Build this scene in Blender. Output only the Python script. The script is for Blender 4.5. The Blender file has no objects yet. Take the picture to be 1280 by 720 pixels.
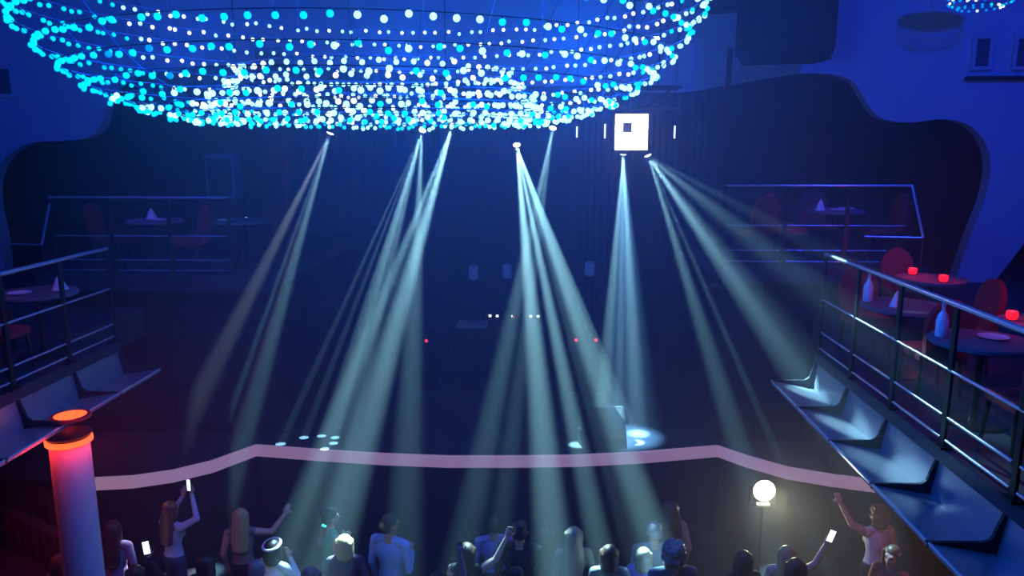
import bpy, bmesh, math, random
import numpy as np
from mathutils import Vector, Matrix

random.seed(7); rng = np.random.default_rng(7)
sc = bpy.context.scene
col = sc.collection

# ------------------------------------------------------------------ camera
F = 950.0
CAMZ = 6.0
PITCH = math.atan(180 / F)
YAW = math.atan(37 / F)
cam_data = bpy.data.cameras.new('camera'); cam = bpy.data.objects.new('camera', cam_data); col.objects.link(cam)
cam_data.sensor_width = 36; cam_data.lens = F / 1280 * 36; cam_data.clip_start = 0.05; cam_data.clip_end = 200
cam.location = (0, 0, CAMZ)
cam.rotation_euler = (math.pi / 2 - PITCH, 0, YAW)
sc.camera = cam
_R = cam.rotation_euler.to_matrix()

def ray(px, py):
    return _R @ Vector(((px - 640) / F, (360 - py) / F, -1))
def PY(px, py, Y):          # point of the pixel's ray at hall depth Y
    d = ray(px, py); t = Y / d.y
    return Vector((d.x * t, Y, CAMZ + d.z * t))
def PZ(px, py, z):          # point of the pixel's ray on the level z
    d = ray(px, py); t = (z - CAMZ) / d.z
    return Vector((d.x * t, d.y * t, z))
def PX(px, py, X):          # point of the pixel's ray on the upright plane x = X
    d = ray(px, py); t = X / d.x
    return Vector((X, d.y * t, CAMZ + d.z * t))

# ------------------------------------------------------------------ world, exposure
w = bpy.data.worlds.new('world'); sc.world = w; w.use_nodes = True
w.node_tree.nodes['Background'].inputs[0].default_value = (0.0, 0.002, 0.012, 1)
w.node_tree.nodes['Background'].inputs[1].default_value = 0.25
vs = sc.view_settings
vs.view_transform = 'Standard'; vs.look = 'None'; vs.gamma = 1; vs.use_curve_mapping = False; vs.exposure = 0.0
cy = sc.cycles
cy.use_denoising = True
cy.volume_bounces = 0; cy.max_bounces = 6; cy.diffuse_bounces = 2; cy.glossy_bounces = 2
cy.sample_clamp_indirect = 2.0; cy.caustics_reflective = False; cy.caustics_refractive = False

def spot(name, loc, target, power, color, half_deg, blend=0.6, radius=0.03):
    l = bpy.data.lights.new(name, 'SPOT'); l.energy = power; l.color = color
    l.spot_size = math.radians(2 * half_deg); l.spot_blend = blend; l.shadow_soft_size = radius
    o = bpy.data.objects.new(name, l); col.objects.link(o); o.location = loc
    o.rotation_euler = (Vector(target) - Vector(loc)).to_track_quat('-Z', 'Y').to_euler()
    return o
def point(name, loc, power, color, radius=0.1):
    l = bpy.data.lights.new(name, 'POINT'); l.energy = power; l.color = color; l.shadow_soft_size = radius
    o = bpy.data.objects.new(name, l); col.objects.link(o); o.location = loc
    return o

# unseen fill spots, added to brighten the walls, terraces, balconies and crowd
BLUE = (0.004, 0.04, 1.0)
spot('wall_fill_blue', (7.0, 4.5, 10.3), (8.2, 13.5, 7.0), 1700, BLUE, 50, 1.0, 0.2)  # unseen wash added to light the plaster wall blue
spot('wall_fill_blue', (-8.0, 4.5, 10.3), (-8.5, 13.5, 7.4), 600, (0.01, 0.035, 1.0), 50, 1.0, 0.2)
spot('terrace_blue_fill', (5.5, 8.0, 10.3), (4.4, 11.7, 5.0), 700, (0.0, 0.06, 1.0), 12, 1.0, 0.05)  # blue fill added for the china on the terraces
spot('terrace_blue_fill', (-6.5, 8.0, 10.3), (-5.8, 11.7, 4.9), 450, (0.0, 0.05, 1.0), 12, 1.0, 0.05)
spot('balcony_blue_fill', (5.0, 2.0, 10.3), (4.0, 7.2, 4.3), 450, (0.0, 0.06, 1.0), 14, 1.0, 0.05)  # blue fill added over the balcony tables
spot('balcony_blue_fill', (-6.2, 2.0, 10.3), (-5.8, 7.6, 4.3), 150, (0.0, 0.06, 1.0), 14, 1.0, 0.05)
spot('balcony_red_fill', (5.6, 4.5, 10.3), (4.0, 7.7, 4.2), 330, (1.0, 0.015, 0.08), 13, 1.0, 0.05)  # red fill added so the balcony chairs show
spot('balcony_red_fill', (-6.8, 4.5, 10.3), (-6.0, 7.6, 4.2), 160, (1.0, 0.015, 0.08), 13, 1.0, 0.05)
spot('terrace_red_fill', (5.0, 9.0, 10.3), (3.9, 11.8, 4.8), 200, (1.0, 0.01, 0.06), 9, 1.0, 0.05)  # same red fill, added over the terrace chairs
spot('terrace_red_fill', (-6.0, 9.0, 10.3), (-5.7, 11.8, 4.7), 120, (1.0, 0.01, 0.06), 9, 1.0, 0.05)
spot('crowd_fill_warm', (-0.5, -0.8, 9.4), (-2.9, 8.3, 1.3), 190, (1.0, 0.84, 0.72), 9, 1.0, 0.1)  # warm fill added from out of frame on part of the crowd
spot('crowd_fill_blue', (-1.2, -0.8, 9.4), (-1.3, 7.8, 1.0), 170, (0.10, 0.20, 1.0), 24, 1.0, 0.2)  # blue fill added from behind the camera onto the crowd

# ------------------------------------------------------------------ materials
MATS = {}
def mat(name, base, rough=0.6, metal=0.0, emit=None, estr=0.0, noise=0.0, nscale=8.0, bump=0.0, alpha=None, spec=0.5, trans=0.0):
    if name in MATS: return MATS[name]
    m = bpy.data.materials.new(name); m.use_nodes = True; MATS[name] = m
    nt = m.node_tree; b = nt.nodes['Principled BSDF']
    b.inputs['Base Color'].default_value = (*base, 1); b.inputs['Roughness'].default_value = rough
    b.inputs['Metallic'].default_value = metal; b.inputs['Specular IOR Level'].default_value = spec
    b.inputs['Transmission Weight'].default_value = trans
    if emit is not None:
        b.inputs['Emission Color'].default_value = (*emit, 1); b.inputs['Emission Strength'].default_value = estr
    if noise or bump:
        tc = nt.nodes.new('ShaderNodeTexCoord'); n = nt.nodes.new('ShaderNodeTexNoise')
        n.inputs['Scale'].default_value = nscale; n.inputs['Detail'].default_value = 5
        nt.links.new(tc.outputs['Object'], n.inputs['Vector'])
        if noise:
            mx = nt.nodes.new('ShaderNodeMix'); mx.data_type = 'RGBA'
            mx.inputs['A'].default_value = (*[c * (1 - noise) for c in base], 1)
            mx.inputs['B'].default_value = (*[min(1, c * (1 + noise)) for c in base], 1)
            nt.links.new(n.outputs['Fac'], mx.inputs['Factor']); nt.links.new(mx.outputs['Result'], b.inputs['Base Color'])
        if bump:
            bp = nt.nodes.new('ShaderNodeBump'); bp.inputs['Strength'].default_value = bump; bp.inputs['Distance'].default_value = 0.01
            nt.links.new(n.outputs['Fac'], bp.inputs['Height']); nt.links.new(bp.outputs['Normal'], b.inputs['Normal'])
    return m
def glow(name, color, strength, sample='NONE'):
    m = mat(name, (0.02, 0.02, 0.02), 0.4, emit=color, estr=strength)
    m.cycles.emission_sampling = sample
    return m

M_PLASTER = mat('wall_plaster', (0.5, 0.52, 0.6), 0.85, noise=0.12, nscale=1.2, bump=0.15)
M_DARKWALL = mat('dark_wall_paint', (0.008, 0.012, 0.022), 0.8, noise=0.3, nscale=2)
M_CEIL = mat('ceiling_paint', (0.05, 0.05, 0.06), 0.9, noise=0.2)
M_FLOOR = mat('dance_floor', (0.02, 0.022, 0.026), 0.35, noise=0.4, nscale=3)
M_STAGE = mat('stage_vinyl', (0.05, 0.055, 0.065), 0.55, noise=0.3, nscale=5, bump=0.1)
M_LIP = mat('stage_lip_glow', (0.62, 0.45, 0.55), 0.5, emit=(0.85, 0.5, 0.68), estr=0.27)   # pink glow put into the lip in place of wash light
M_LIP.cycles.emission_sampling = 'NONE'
M_SKIRT = mat('stage_skirt_cloth', (0.005, 0.007, 0.012), 0.9, noise=0.4, nscale=6)
M_BALC = mat('balcony_paint', (0.035, 0.04, 0.06), 0.6, noise=0.3)
M_TRAY = mat('tray_metal', (0.42, 0.42, 0.48), 0.36, 0.6, noise=0.12, nscale=4)
M_EDGE = mat('tray_edge_metal', (0.85, 0.9, 0.95), 0.25, 0.6)
M_FIN = mat('fin_black', (0.012, 0.013, 0.02), 0.5)
M_CHROME = mat('rail_steel', (0.8, 0.83, 0.9), 0.25, 0.7)
M_POST = mat('post_black_steel', (0.015, 0.015, 0.02), 0.4, 0.3)
M_RED = mat('chair_red_velvet', (0.28, 0.012, 0.03), 0.75, noise=0.25, nscale=20)
M_WOOD = mat('dark_wood', (0.03, 0.014, 0.012), 0.45, noise=0.4, nscale=10)
M_CLOTH = mat('table_cloth', (0.12, 0.12, 0.16), 0.8, noise=0.1)
M_CHINA = mat('white_china', (0.8, 0.82, 0.88), 0.25)
M_GLASS = mat('bottle_glass', (0.75, 0.85, 0.95), 0.08, spec=0.8)
M_BLACK = mat('black_plastic', (0.008, 0.008, 0.01), 0.7, spec=0.25)
M_BLACKM = mat('black_metal', (0.02, 0.02, 0.022), 0.35, 0.6)
M_GRILLE = mat('speaker_grille', (0.012, 0.012, 0.014), 0.7, 0.2, noise=0.5, nscale=120)
M_COLUMN = mat('column_white_paint', (0.75, 0.72, 0.74), 0.55, noise=0.06, nscale=3)
M_DRAPE = mat('drape_wine', (0.16, 0.012, 0.03), 0.9, noise=0.3, nscale=15)
M_NAVYDRAPE = mat('drape_navy', (0.015, 0.02, 0.05), 0.9, noise=0.3, nscale=6)
M_WIRE = mat('chandelier_wire', (0.10, 0.14, 0.25), 0.4, 0.6)

# ------------------------------------------------------------------ mesh helpers
class MB:
    def __init__(s): s.v = []; s.f = []; s.m = []
    def add(s, vs_, fs, mi=0):
        o = len(s.v); s.v += [tuple(v) for v in vs_]; s.f += [tuple(i + o for i in f) for f in fs]; s.m += [mi] * len(fs); return s
    def box(s, lo, hi, M=None, mi=0, bev=0.0):
        x0, y0, z0 = lo; x1, y1, z1 = hi
        if bev:
            b = bmesh.new(); bmesh.ops.create_cube(b, size=1)
            for v in b.verts: v.co = Vector(((x0 + x1) / 2 + v.co.x * (x1 - x0), (y0 + y1) / 2 + v.co.y * (y1 - y0), (z0 + z1) / 2 + v.co.z * (z1 - z0)))
            bmesh.ops.bevel(b, geom=b.edges[:], offset=bev, segments=2, affect='EDGES', profile=0.6)
            b.verts.index_update()
            vs_ = [M @ v.co if M else v.co.copy() for v in b.verts]; fs = [[v.index for v in f.verts] for f in b.faces]; b.free()
            return s.add(vs_, fs, mi)
        vs_ = [Vector(p) for p in ((x0, y0, z0), (x1, y0, z0), (x1, y1, z0), (x0, y1, z0), (x0, y0, z1), (x1, y0, z1), (x1, y1, z1), (x0, y1, z1))]
        if M: vs_ = [M @ v for v in vs_]
        return s.add(vs_, [(0, 3, 2, 1), (4, 5, 6, 7), (0, 1, 5, 4), (1, 2, 6, 5), (2, 3, 7, 6), (3, 0, 4, 7)], mi)
    def tube(s, pts, r, n=10, mi=0, closed=False, r2=None):
        pts = [Vector(p) for p in pts]; k = len(pts); rings = []
        for i, p in enumerate(pts):
            if closed: t = pts[(i + 1) % k] - pts[i - 1]
            else: t = pts[min(i + 1, k - 1)] - pts[max(i - 1, 0)]
            t.normalize(); a = Vector((0, 0, 1)) if abs(t.z) < 0.9 else Vector((1, 0, 0))
            u = t.cross(a).normalized(); v = t.cross(u)
            rr = r if r2 is None else r + (r2 - r) * i / max(1, k - 1)
            rings.append([p + (u * math.cos(2 * math.pi * j / n) + v * math.sin(2 * math.pi * j / n)) * rr for j in range(n)])
        vs_ = [q for ring in rings for q in ring]; fs = []
        for i in range(k if closed else k - 1):
            a, b = i * n, ((i + 1) % k) * n
            for j in range(n): fs.append((a + j, a + (j + 1) % n, b + (j + 1) % n, b + j))
        if not closed: fs += [tuple(range(n))[::-1], tuple((k - 1) * n + j for j in range(n))]
        return s.add(vs_, fs, mi)
    def lathe(s, prof, n=24, M=None, mi=0, cap=True):
        vs_ = []; fs = []; k = len(prof)
        for r, z in prof:
            for j in range(n):
                a = 2 * math.pi * j / n; v = Vector((r * math.cos(a), r * math.sin(a), z)); vs_.append(M @ v if M else v)
        for i in range(k - 1):
            for j in range(n): fs.append((i * n + j, i * n + (j + 1) % n, (i + 1) * n + (j + 1) % n, (i + 1) * n + j))
        if cap: fs += [tuple(range(n))[::-1], tuple((k - 1) * n + j for j in range(n))]
        return s.add(vs_, fs, mi)
    def ball(s, c, r, nu=10, nv=7, mi=0):
        c = Vector(c); rr = r if hasattr(r, '__len__') else (r, r, r)
        vs_ = [c + Vector((0, 0, -rr[2]))]; fs = []
        for i in range(1, nv):
            th = -math.pi / 2 + math.pi * i / nv
            for j in range(nu):
                a = 2 * math.pi * j / nu; vs_.append(c + Vector((rr[0] * math.cos(th) * math.cos(a), rr[1] * math.cos(th) * math.sin(a), rr[2] * math.sin(th))))
        vs_.append(c + Vector((0, 0, rr[2]))); L = len(vs_) - 1
        for j in range(nu): fs.append((0, 1 + (j + 1) % nu, 1 + j))
        for i in range(nv - 2):
            for j in range(nu): a = 1 + i * nu; b = a + nu; fs.append((a + j, a + (j + 1) % nu, b + (j + 1) % nu, b + j))
        a = 1 + (nv - 2) * nu
        for j in range(nu): fs.append((a + j, a + (j + 1) % nu, L))
        return s.add(vs_, fs, mi)
    def prism(s, poly, d, mi=0):   # polygon (3-D points) swept by the vector d
        poly = [Vector(p) for p in poly]; n = len(poly); d = Vector(d)
        vs_ = poly + [p + d for p in poly]
        fs = [tuple(range(n))[::-1], tuple(range(n, 2 * n))] + [(i, (i + 1) % n, n + (i + 1) % n, n + i) for i in range(n)]
        return s.add(vs_, fs, mi)
    def mesh(s, name, mats, smooth=False):
        me = bpy.data.meshes.new(name); me.from_pydata(s.v, [], s.f)
        for m in (mats if isinstance(mats, (list, tuple)) else [mats]): me.materials.append(m)
        me.polygons.foreach_set('material_index', s.m)
        b = bmesh.new(); b.from_mesh(me); bmesh.ops.recalc_face_normals(b, faces=b.faces[:]); b.to_mesh(me); b.free()
        if smooth:
            me.polygons.foreach_set('use_smooth', [True] * len(me.polygons))
            try: me.set_sharp_from_angle(angle=math.radians(40))
            except Exception: pass
        me.update(); return me
    def build(s, name, mats, parent=None, smooth=False):
        return link(name, s.mesh(name, mats, smooth), parent)
def link(name, me, parent=None, loc=None):
    o = bpy.data.objects.new(name, me); col.objects.link(o)
    if parent: o.parent = parent
    if loc is not None: o.location = loc
    return o
def tag(o, label=None, cat=None, group=None, kind=None):
    if label: o['label'] = label
    if cat: o['category'] = cat
    if group: o['group'] = group
    if kind: o['kind'] = kind
    return o
def thing(name, label, cat, loc=(0, 0, 0), rz=0, group=None):
    o = bpy.data.objects.new(name, None); col.objects.link(o); o.location = loc; o.rotation_euler.z = rz; o.empty_display_size = 0.1
    return tag(o, label, cat, group)
def dup(root, loc, rz=None, label=None, group=None):
    r = root.copy(); col.objects.link(r); r.location = loc
    if rz is not None: r.rotation_euler.z = rz
    if label: r['label'] = label
    if group: r['group'] = group
    for ch in root.children:
        c = ch.copy(); col.objects.link(c); c.parent = r
        for g in ch.children:
            d = g.copy(); col.objects.link(d); d.parent = c
    return r
def struct(o): o['kind'] = 'structure'; return o

# ------------------------------------------------------------------ the hall
WY = 13.5                                    # the plastered wall with the wavy opening
struct(MB().box((-12, -3, -0.2), (12, 18, 0)).build('floor', M_FLOOR))
struct(MB().box((-12, -3, 10.6), (12, 18, 10.8)).build('ceiling', M_CEIL))
struct(MB().box((-12.2, -3, 0), (-12, 18, 10.6)).build('wall_left', M_DARKWALL))
struct(MB().box((12, -3, 0), (12.2, 18, 10.6)).build('wall_right', M_DARKWALL))
struct(MB().box((-12, 17.0, 0), (12, 17.2, 10.6)).build('wall_stage_end', M_DARKWALL))
struct(MB().box((-12, -3.2, 0), (12, -3.0, 10.6)).build('wall_behind', M_DARKWALL))

def smooth_poly(pts, n=6):                    # Catmull-Rom through the points
    out = []
    P = [pts[0]] + pts + [pts[-1]]
    for i in range(1, len(P) - 2):
        p0, p1, p2, p3 = [np.array(q, float) for q in P[i - 1:i + 3]]
        for k in range(n):
            t = k / n
            out.append(tuple(0.5 * ((2 * p1) + (-p0 + p2) * t + (2 * p0 - 5 * p1 + 4 * p2 - p3) * t * t + (-p0 + 3 * p1 - 3 * p2 + p3) * t ** 3)))
    out.append(pts[-1]); return out
op_px = [(20, 372), (8, 345), (2, 300), (-6, 262), (-8, 232), (0, 207), (15, 190), (42, 178), (80, 176), (112, 171), (127, 155), (134, 130), (150, 103),
         (205, 86), (300, 80), (450, 85), (600, 100), (700, 112), (790, 113), (850, 115), (900, 108), (960, 98), (1000, 92), (1040, 93), (1066, 102),
         (1079, 120), (1091, 139), (1108, 150), (1140, 153), (1180, 149), (1210, 156), (1230, 176), (1238, 205), (1232, 245), (1215, 290), (1196, 345), (1190, 372)]
op = [PY(x, y, WY) for x, y in smooth_poly(op_px)]
wall2 = [PY(x, y, WY) for x, y in [(1236, 372), (1243, 352), (1262, 328), (1285, 298), (1300, 270)]]
outline = [(-11.98, 10.58), (-11.98, 0.01), (op[0].x, 0.01)] + [(p.x, p.z) for p in op] + [(op[-1].x, 0.01), (wall2[0].x, 0.01)] + [(p.x, p.z) for p in wall2] + [(11.98, wall2[-1].z + 0.4), (11.98, 10.58)]
cu = bpy.data.curves.new('wall_outline', 'CURVE'); cu.dimensions = '2D'; cu.fill_mode = 'BOTH'; cu.extrude = 0.12
sp = cu.splines.new('POLY'); sp.points.add(len(outline) - 1); sp.use_cyclic_u = True
for p, (x, z) in zip(sp.points, outline): p.co = (x, z, 0, 1)
tmp = bpy.data.objects.new('tmp', cu); col.objects.link(tmp)
me = bpy.data.meshes.new_from_object(tmp.evaluated_get(bpy.context.evaluated_depsgraph_get()))
bpy.data.objects.remove(tmp)
me.transform(Matrix.Translation((0, WY + 0.12, 0)) @ Matrix.Rotation(math.pi / 2, 4, 'X'))
me.materials.clear(); me.materials.append(M_PLASTER)
struct(link('wall_back', me))

# ---- stage
SZ = 1.45
lip_px = [(97, 598.5), (125, 597), (165, 595), (215, 588), (265, 576), (320, 556), (400, 562), (480, 567), (560, 570), (640, 570), (720, 569), (800, 565), (897, 557),
          (935, 570), (985, 584), (1040, 593), (1095, 600), (1140, 604)]
lip = [PZ(x, y, SZ) for x, y in lip_px]
stage = MB()
top = [p.copy() for p in lip] + [Vector((6.4, lip[-1].y, SZ)), Vector((6.4, 16.9, SZ)), Vector((-8.0, 16.9, SZ)), Vector((-8.0, lip[0].y, SZ))]
stage.prism([p - Vector((0, 0, 0.05)) for p in top], (0, 0, 0.05))
st = struct(stage.build('stage_floor', M_STAGE))
def strip(pts, off, z0, z1, thick):
    m = MB(); n = len(pts); nor = []
    for i in range(n):
        t = pts[min(i + 1, n - 1)] - pts[max(i - 1, 0)]; nn = Vector((t.y, -t.x, 0)).normalized(); nor.append(nn)
    ring = []
    for p, nn in zip(pts, nor):
        a = p + nn * off; b = p + nn * (off - thick)
        ring.append([(a.x, a.y, z0), (a.x, a.y, z1), (b.x, b.y, z1), (b.x, b.y, z0)])
    vs_ = [v for r_ in ring for v in r_]; fs = []
    for i in range(n - 1):
        for j in range(4): fs.append((i * 4 + j, i * 4 + (j + 1) % 4, (i + 1) * 4 + (j + 1) % 4, (i + 1) * 4 + j))
    fs += [(0, 1, 2, 3), ((n - 1) * 4 + 3, (n - 1) * 4 + 2, (n - 1) * 4 + 1, (n - 1) * 4)]
    return m.add(vs_, fs)
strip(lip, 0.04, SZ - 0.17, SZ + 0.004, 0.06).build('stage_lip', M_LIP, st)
for i in range(len(lip) - 1):                # skirt panels under the lip
    a, b = lip[i], lip[i + 1]; d = (b - a) * 0.004
    nn = Vector(((b - a).y, -(b - a).x, 0)).normalized()
    a2, b2 = a + d - nn * 0.08, b - d - nn * 0.08
    MB().prism([(a2.x, a2.y, 0.0), (b2.x, b2.y, 0.0), (b2.x, b2.y, SZ - 0.06), (a2.x, a2.y, SZ - 0.06)], -nn * 0.03).build('skirt_panel', M_SKIRT, st)

# ---- side balconies with ledge trays, and their railings
def rails(name, label, P0, P1, zs, zfloor, nposts, radii, group=None, post_top=None):
    """P0->P1 in plan; zs rail heights from the top down; lower two broken at the posts"""
    t = thing(name, label, 'railing', (P0[0], P0[1], zfloor), group=group)
    a = Vector((0, 0, 0)); b = Vector((P1[0] - P0[0], P1[1] - P0[1], 0)); u = b.normalized()
    rel = [z - zfloor for z in zs]
    MB().tube([a + Vector((0, 0, rel[0])), b + Vector((0, 0, rel[0]))], radii[0], 12).build('top_rail', M_CHROME, t, True)
    MB().tube([a + Vector((0, 0, rel[1])), b + Vector((0, 0, rel[1]))], radii[1], 10).build('mid_rail', M_CHROME, t, True)
    for i in range(nposts):
        p = a.lerp(b, i / (nposts - 1))
        m = MB(); nn = Vector((-u.y, u.x, 0))
        m.prism([p + u * 0.03 + nn * 0.012, p - u * 0.03 + nn * 0.012, p - u * 0.03 - nn * 0.012, p + u * 0.03 - nn * 0.012], (0, 0, rel[0]))
        m.prism([p + u * 0.07 + nn * 0.05, p - u * 0.07 + nn * 0.05, p - u * 0.07 - nn * 0.05, p + u * 0.07 - nn * 0.05], (0, 0, 0.02))
        m.build('post', M_POST, t)
        if i < nposts - 1:
            q = a.lerp(b, (i + 1) / (nposts - 1)); g = u * 0.045
            for zz in rel[2:]:
                MB().tube([p + g + Vector((0, 0, zz)), q - g + Vector((0, 0, zz))], radii[2], 10).build('lower_rail', M_CHROME, t, True)
    return t
BAY = 0.93
BF = 3.60                                     # balcony floor level
def balcony(side, Xr, Yend, label):
    s = side                                  # +1 right, -1 left: outward direction
    m = MB()
    lo, hi = sorted((Xr + s * 0.02, s * 11.95))
    m.box((lo, -2.9, BF - 0.12), (hi, Yend, BF))
    lo, hi = sorted((Xr + s * 0.10, s * 11.95))
    m.box((lo, -2.9, BF - 0.42), (hi, Yend, BF - 0.12))
    lo, hi = sorted((Xr + s * 0.75, s * 11.95))
    m.box((lo, Yend, BF - 0.42), (hi, 10.9, BF))
    lo, hi = sorted((5.8 if s > 0 else -7.7, s * 11.95))
    m.box((lo, 10.9, BF - 0.42), (hi, 16.9, BF))
    b = struct(m.build('balcony_floor', M_BALC))
    Xe = Xr - s * 0.47; ze = 3.25; zi = 3.17
    n = int((Yend + 1.5) / BAY)
    tm = bm_ = fm = em = None
    for i in range(n):
        y1 = Yend - 0.02 - i * BAY; y0 = y1 - BAY + 0.03
        T = MB().prism([(Xe, y0, ze), (Xr + s * 0.03, y0, zi), (Xr + s * 0.03, y0, zi - 0.03), (Xe, y0, ze - 0.035)], (0, y1 - y0, 0))
        T.build('ledge_tray', M_TRAY, b)
        MB().prism([(Xr + s * 0.0, y0, zi - 0.0), (Xr + s * 0.06, y0, BF - 0.06), (Xr + s * 0.085, y0, BF - 0.06), (Xr + s * 0.03, y0, zi)], (0, y1 - y0, 0)).build('back_panel', M_TRAY, b)
        E = MB().tube([(Xe, y0 + 0.005, ze), (Xe, y1 - 0.005, ze)], 0.013, 8); E.build('tray_edge', M_EDGE, b, True)
        # fin with a round inner corner, at the far end of the bay
        pts = [(Xe, ze + 0.006), (Xe + s * 0.36, ze + 0.012)]
        for k in range(6):
            a = k / 5 * math.pi / 2
            pts.append((Xe + s * (0.36 + 0.09 * math.sin(a)), ze + 0.10 - 0.09 * math.cos(a)))
        pts += [(Xr + s * 0.05, BF - 0.06), (Xr + s * 0.07, BF - 0.06), (Xr + s * 0.03, zi - 0.04), (Xe, ze - 0.04)]
        MB().prism([(x, y1, z) for x, z in pts], (0, 0.03, 0)).build('divider_fin', M_FIN, b)
    return b
RX, LX = 3.2, -5.2
RY, LY = 8.75, 8.95
balcony(1, RX, RY, 'r'); balcony(-1, LX, LY, 'l')
nb = 12
rails('balcony_railing', 'bright steel railing above the grey ledge trays, with red candle tables behind', (RX + 0.04, RY - 0.05 - BAY * (nb - 1)), (RX + 0.04, RY - 0.05), (4.77, 4.24, 3.86, 3.67), BF, nb, (0.024, 0.014, 0.014))
rails('balcony_railing', 'dim steel railing on the balcony above the white column', (LX - 0.04, LY - 0.05 - BAY * (nb - 1)), (LX - 0.04, LY - 0.05), (4.76, 4.27, 3.83, 3.68), BF, nb, (0.022, 0.013, 0.013))

# ---- raised terraces either side of the stage
TY = 11.0
def terrace(x0, x1, zf, nm):
    m = MB(); m.box((x0, TY - 0.08, zf - 0.25), (x1, 16.9, zf)); t = struct(m.build('terrace_floor', M_BALC))
    xs = np.linspace(x0, x1, 5)
    for a, b in zip(xs[:-1], xs[1:]):
        MB().box((a + 0.01, TY + 0.35, 0.0 if x0 > 5 or x1 < -7 else SZ), (b - 0.01, TY + 0.40, zf - 0.26)).build('front_panel', M_DARKWALL, t)
    return t
pr0, pr1 = PY(907, 232, TY), PY(1140, 232, TY)
zr = [PY(1000, y, TY).z for y in (232, 282, 313, 327)]
TZR = zr[3] - 0.06
terrace(pr0.x, pr1.x + 0.3, TZR, 'r')
pl0, pl1 = PY(62, 252, TY), PY(330, 247, TY)
zl = [PY(200, y, TY).z for y in (247, 295, 325, 338)]
TZL = zl[3] - 0.06
terrace(pl0.x - 0.3, pl1.x, TZL, 'l')
rt = rails('terrace_railing', 'thin steel railing before the red chairs beside the wavy plaster wall', (pr0.x, TY), (pr1.x, TY), zr, TZR, 4, (0.018, 0.012, 0.011))
lt = rails('terrace_railing', 'faint steel railing behind the balcony that the white column carries', (pl1.x - 0.55, TY), (pl0.x, TY), zl, TZL, 4, (0.018, 0.012, 0.011))
def stair_rail(a, b, label):
    t = thing('stair_handrail', label, 'handrail', (b.x, b.y, b.z - 0.9))
    a = a - Vector((b.x, b.y, b.z - 0.9)); e = Vector((0, 0, 0.9))
    MB().tube([a, e], 0.018, 10).build('sloping_rail', M_CHROME, t, True)
    MB().tube([e, (0, 0, 0)], 0.016, 8).build('post', M_POST, t, True)
    MB().tube([e, e + (a - e) * Vector((1, 1, 0)) * 0 + Vector((-0.75 if a.x < 0 else 0.75, 0.1, 0.0))], 0.012, 8).build('return_rail', M_CHROME, t, True)
stair_rail(pr1, PY(1154, 297, 10.55), 'sloping handrail at the end of the railing beside the wavy wall')
stair_rail(PY(62, 254, TY), PY(52, 306, 10.5), 'short sloping handrail that catches blue light')

# ------------------------------------------------------------------ haze
hz = mat('stage_haze', (1, 1, 1)); nt = hz.node_tree; nt.nodes.clear()
out = nt.nodes.new('ShaderNodeOutputMaterial'); vsn = nt.nodes.new('ShaderNodeVolumeScatter')
vsn.inputs['Color'].default_value = (1, 1, 1, 1); vsn.inputs['Density'].default_value = 0.042; vsn.inputs['Anisotropy'].default_value = 0.2
nt.links.new(vsn.outputs[0], out.inputs['Volume'])
hz.cycles.volume_sampling = 'EQUIANGULAR'; hz.cycles.homogeneous_volume = True
tag(MB().box((-4.4, 5.2, 0.02), (4.0, 13.4, 8.6)).build('haze', hz), 'thin fog machine haze hanging over the stage front', 'haze', kind='stuff')

# ------------------------------------------------------------------ beam lights on the truss
TRY = 10.9
trz = 6.62
def truss(x0, x1, y, z):
    t = thing('lighting_truss', 'black box truss carrying the beam lights over the stage front', 'truss', ((x0 + x1) / 2, y, z))
    L = (x1 - x0) / 2
    for dy in (-0.14, 0.14):
        for dz in (-0.14, 0.14):
            MB().tube([(-L, dy, dz), (L, dy, dz)], 0.024, 8).build('chord', M_BLACKM, t, True)
    m = MB(); k = int(2 * L / 0.4)
    for i in range(k):
        a = -L + i * 0.4
        for dy in (-0.14, 0.14): m.tube([(a, dy, -0.14 if i % 2 else 0.14), (a + 0.4, dy, 0.14 if i % 2 else -0.14)], 0.01, 6)
        m.tube([(a, -0.14, -0.14), (a, 0.14, -0.14)], 0.01, 6)
    m.build('lattice', M_BLACKM, t, True)
    for dx in (-L + 0.3, 0, L - 0.3): MB().tube([(dx, 0, 0.14), (dx, 0, 10.55 - z)], 0.008, 6).build('hanger_cable', M_BLACKM, t)
truss(-4.6, 1.9, TRY, trz)

BEAMC = (0.36, 0.83, 1.0)
def moving_head(px, py, target, label, white=True):
    p = PY(px, py, TRY)
    base = Vector((p.x, TRY, trz - 0.16))
    t = thing('moving_head_light', label, 'stage light', base, group='beam lights on the truss')
    MB().box((-0.13, -0.11, -0.07), (0.13, 0.11, 0.0), bev=0.015).build('base', M_BLACK, t)
    hz_ = p.z - base.z + 0.05
    for s in (-1, 1): MB().box((s * 0.13 - 0.015, -0.04, hz_ - 0.03), (s * 0.13 + 0.015, 0.04, -0.06)).build('yoke_arm', M_BLACK, t)
    d = (Vector(target) - (base + Vector((0, 0, hz_)))).normalized()
    M = Matrix.Translation((0, 0, hz_)) @ d.to_track_quat('Z', 'Y').to_matrix().to_4x4()
    MB().lathe([(0.05, -0.16), (0.085, -0.13), (0.095, 0.0), (0.085, 0.1), (0.075, 0.13)], 20, M).build('head', M_BLACK, t, True)
    MB().lathe([(0.05, 0.131), (0.045, 0.14), (0.03, 0.146), (0.001, 0.148)], 20, M).build('lens', glow('lens_glow', (0.85, 0.97, 1.0), 6.0), t, True)
    return base + Vector((0, 0, hz_)) + d * 0.16

def dirpt(px, py, slope, ylow, z):    # where a strand of image slope dx/dy meets the level z at image row ylow
    return PZ(px + slope * (ylow - py), ylow, z)
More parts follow.
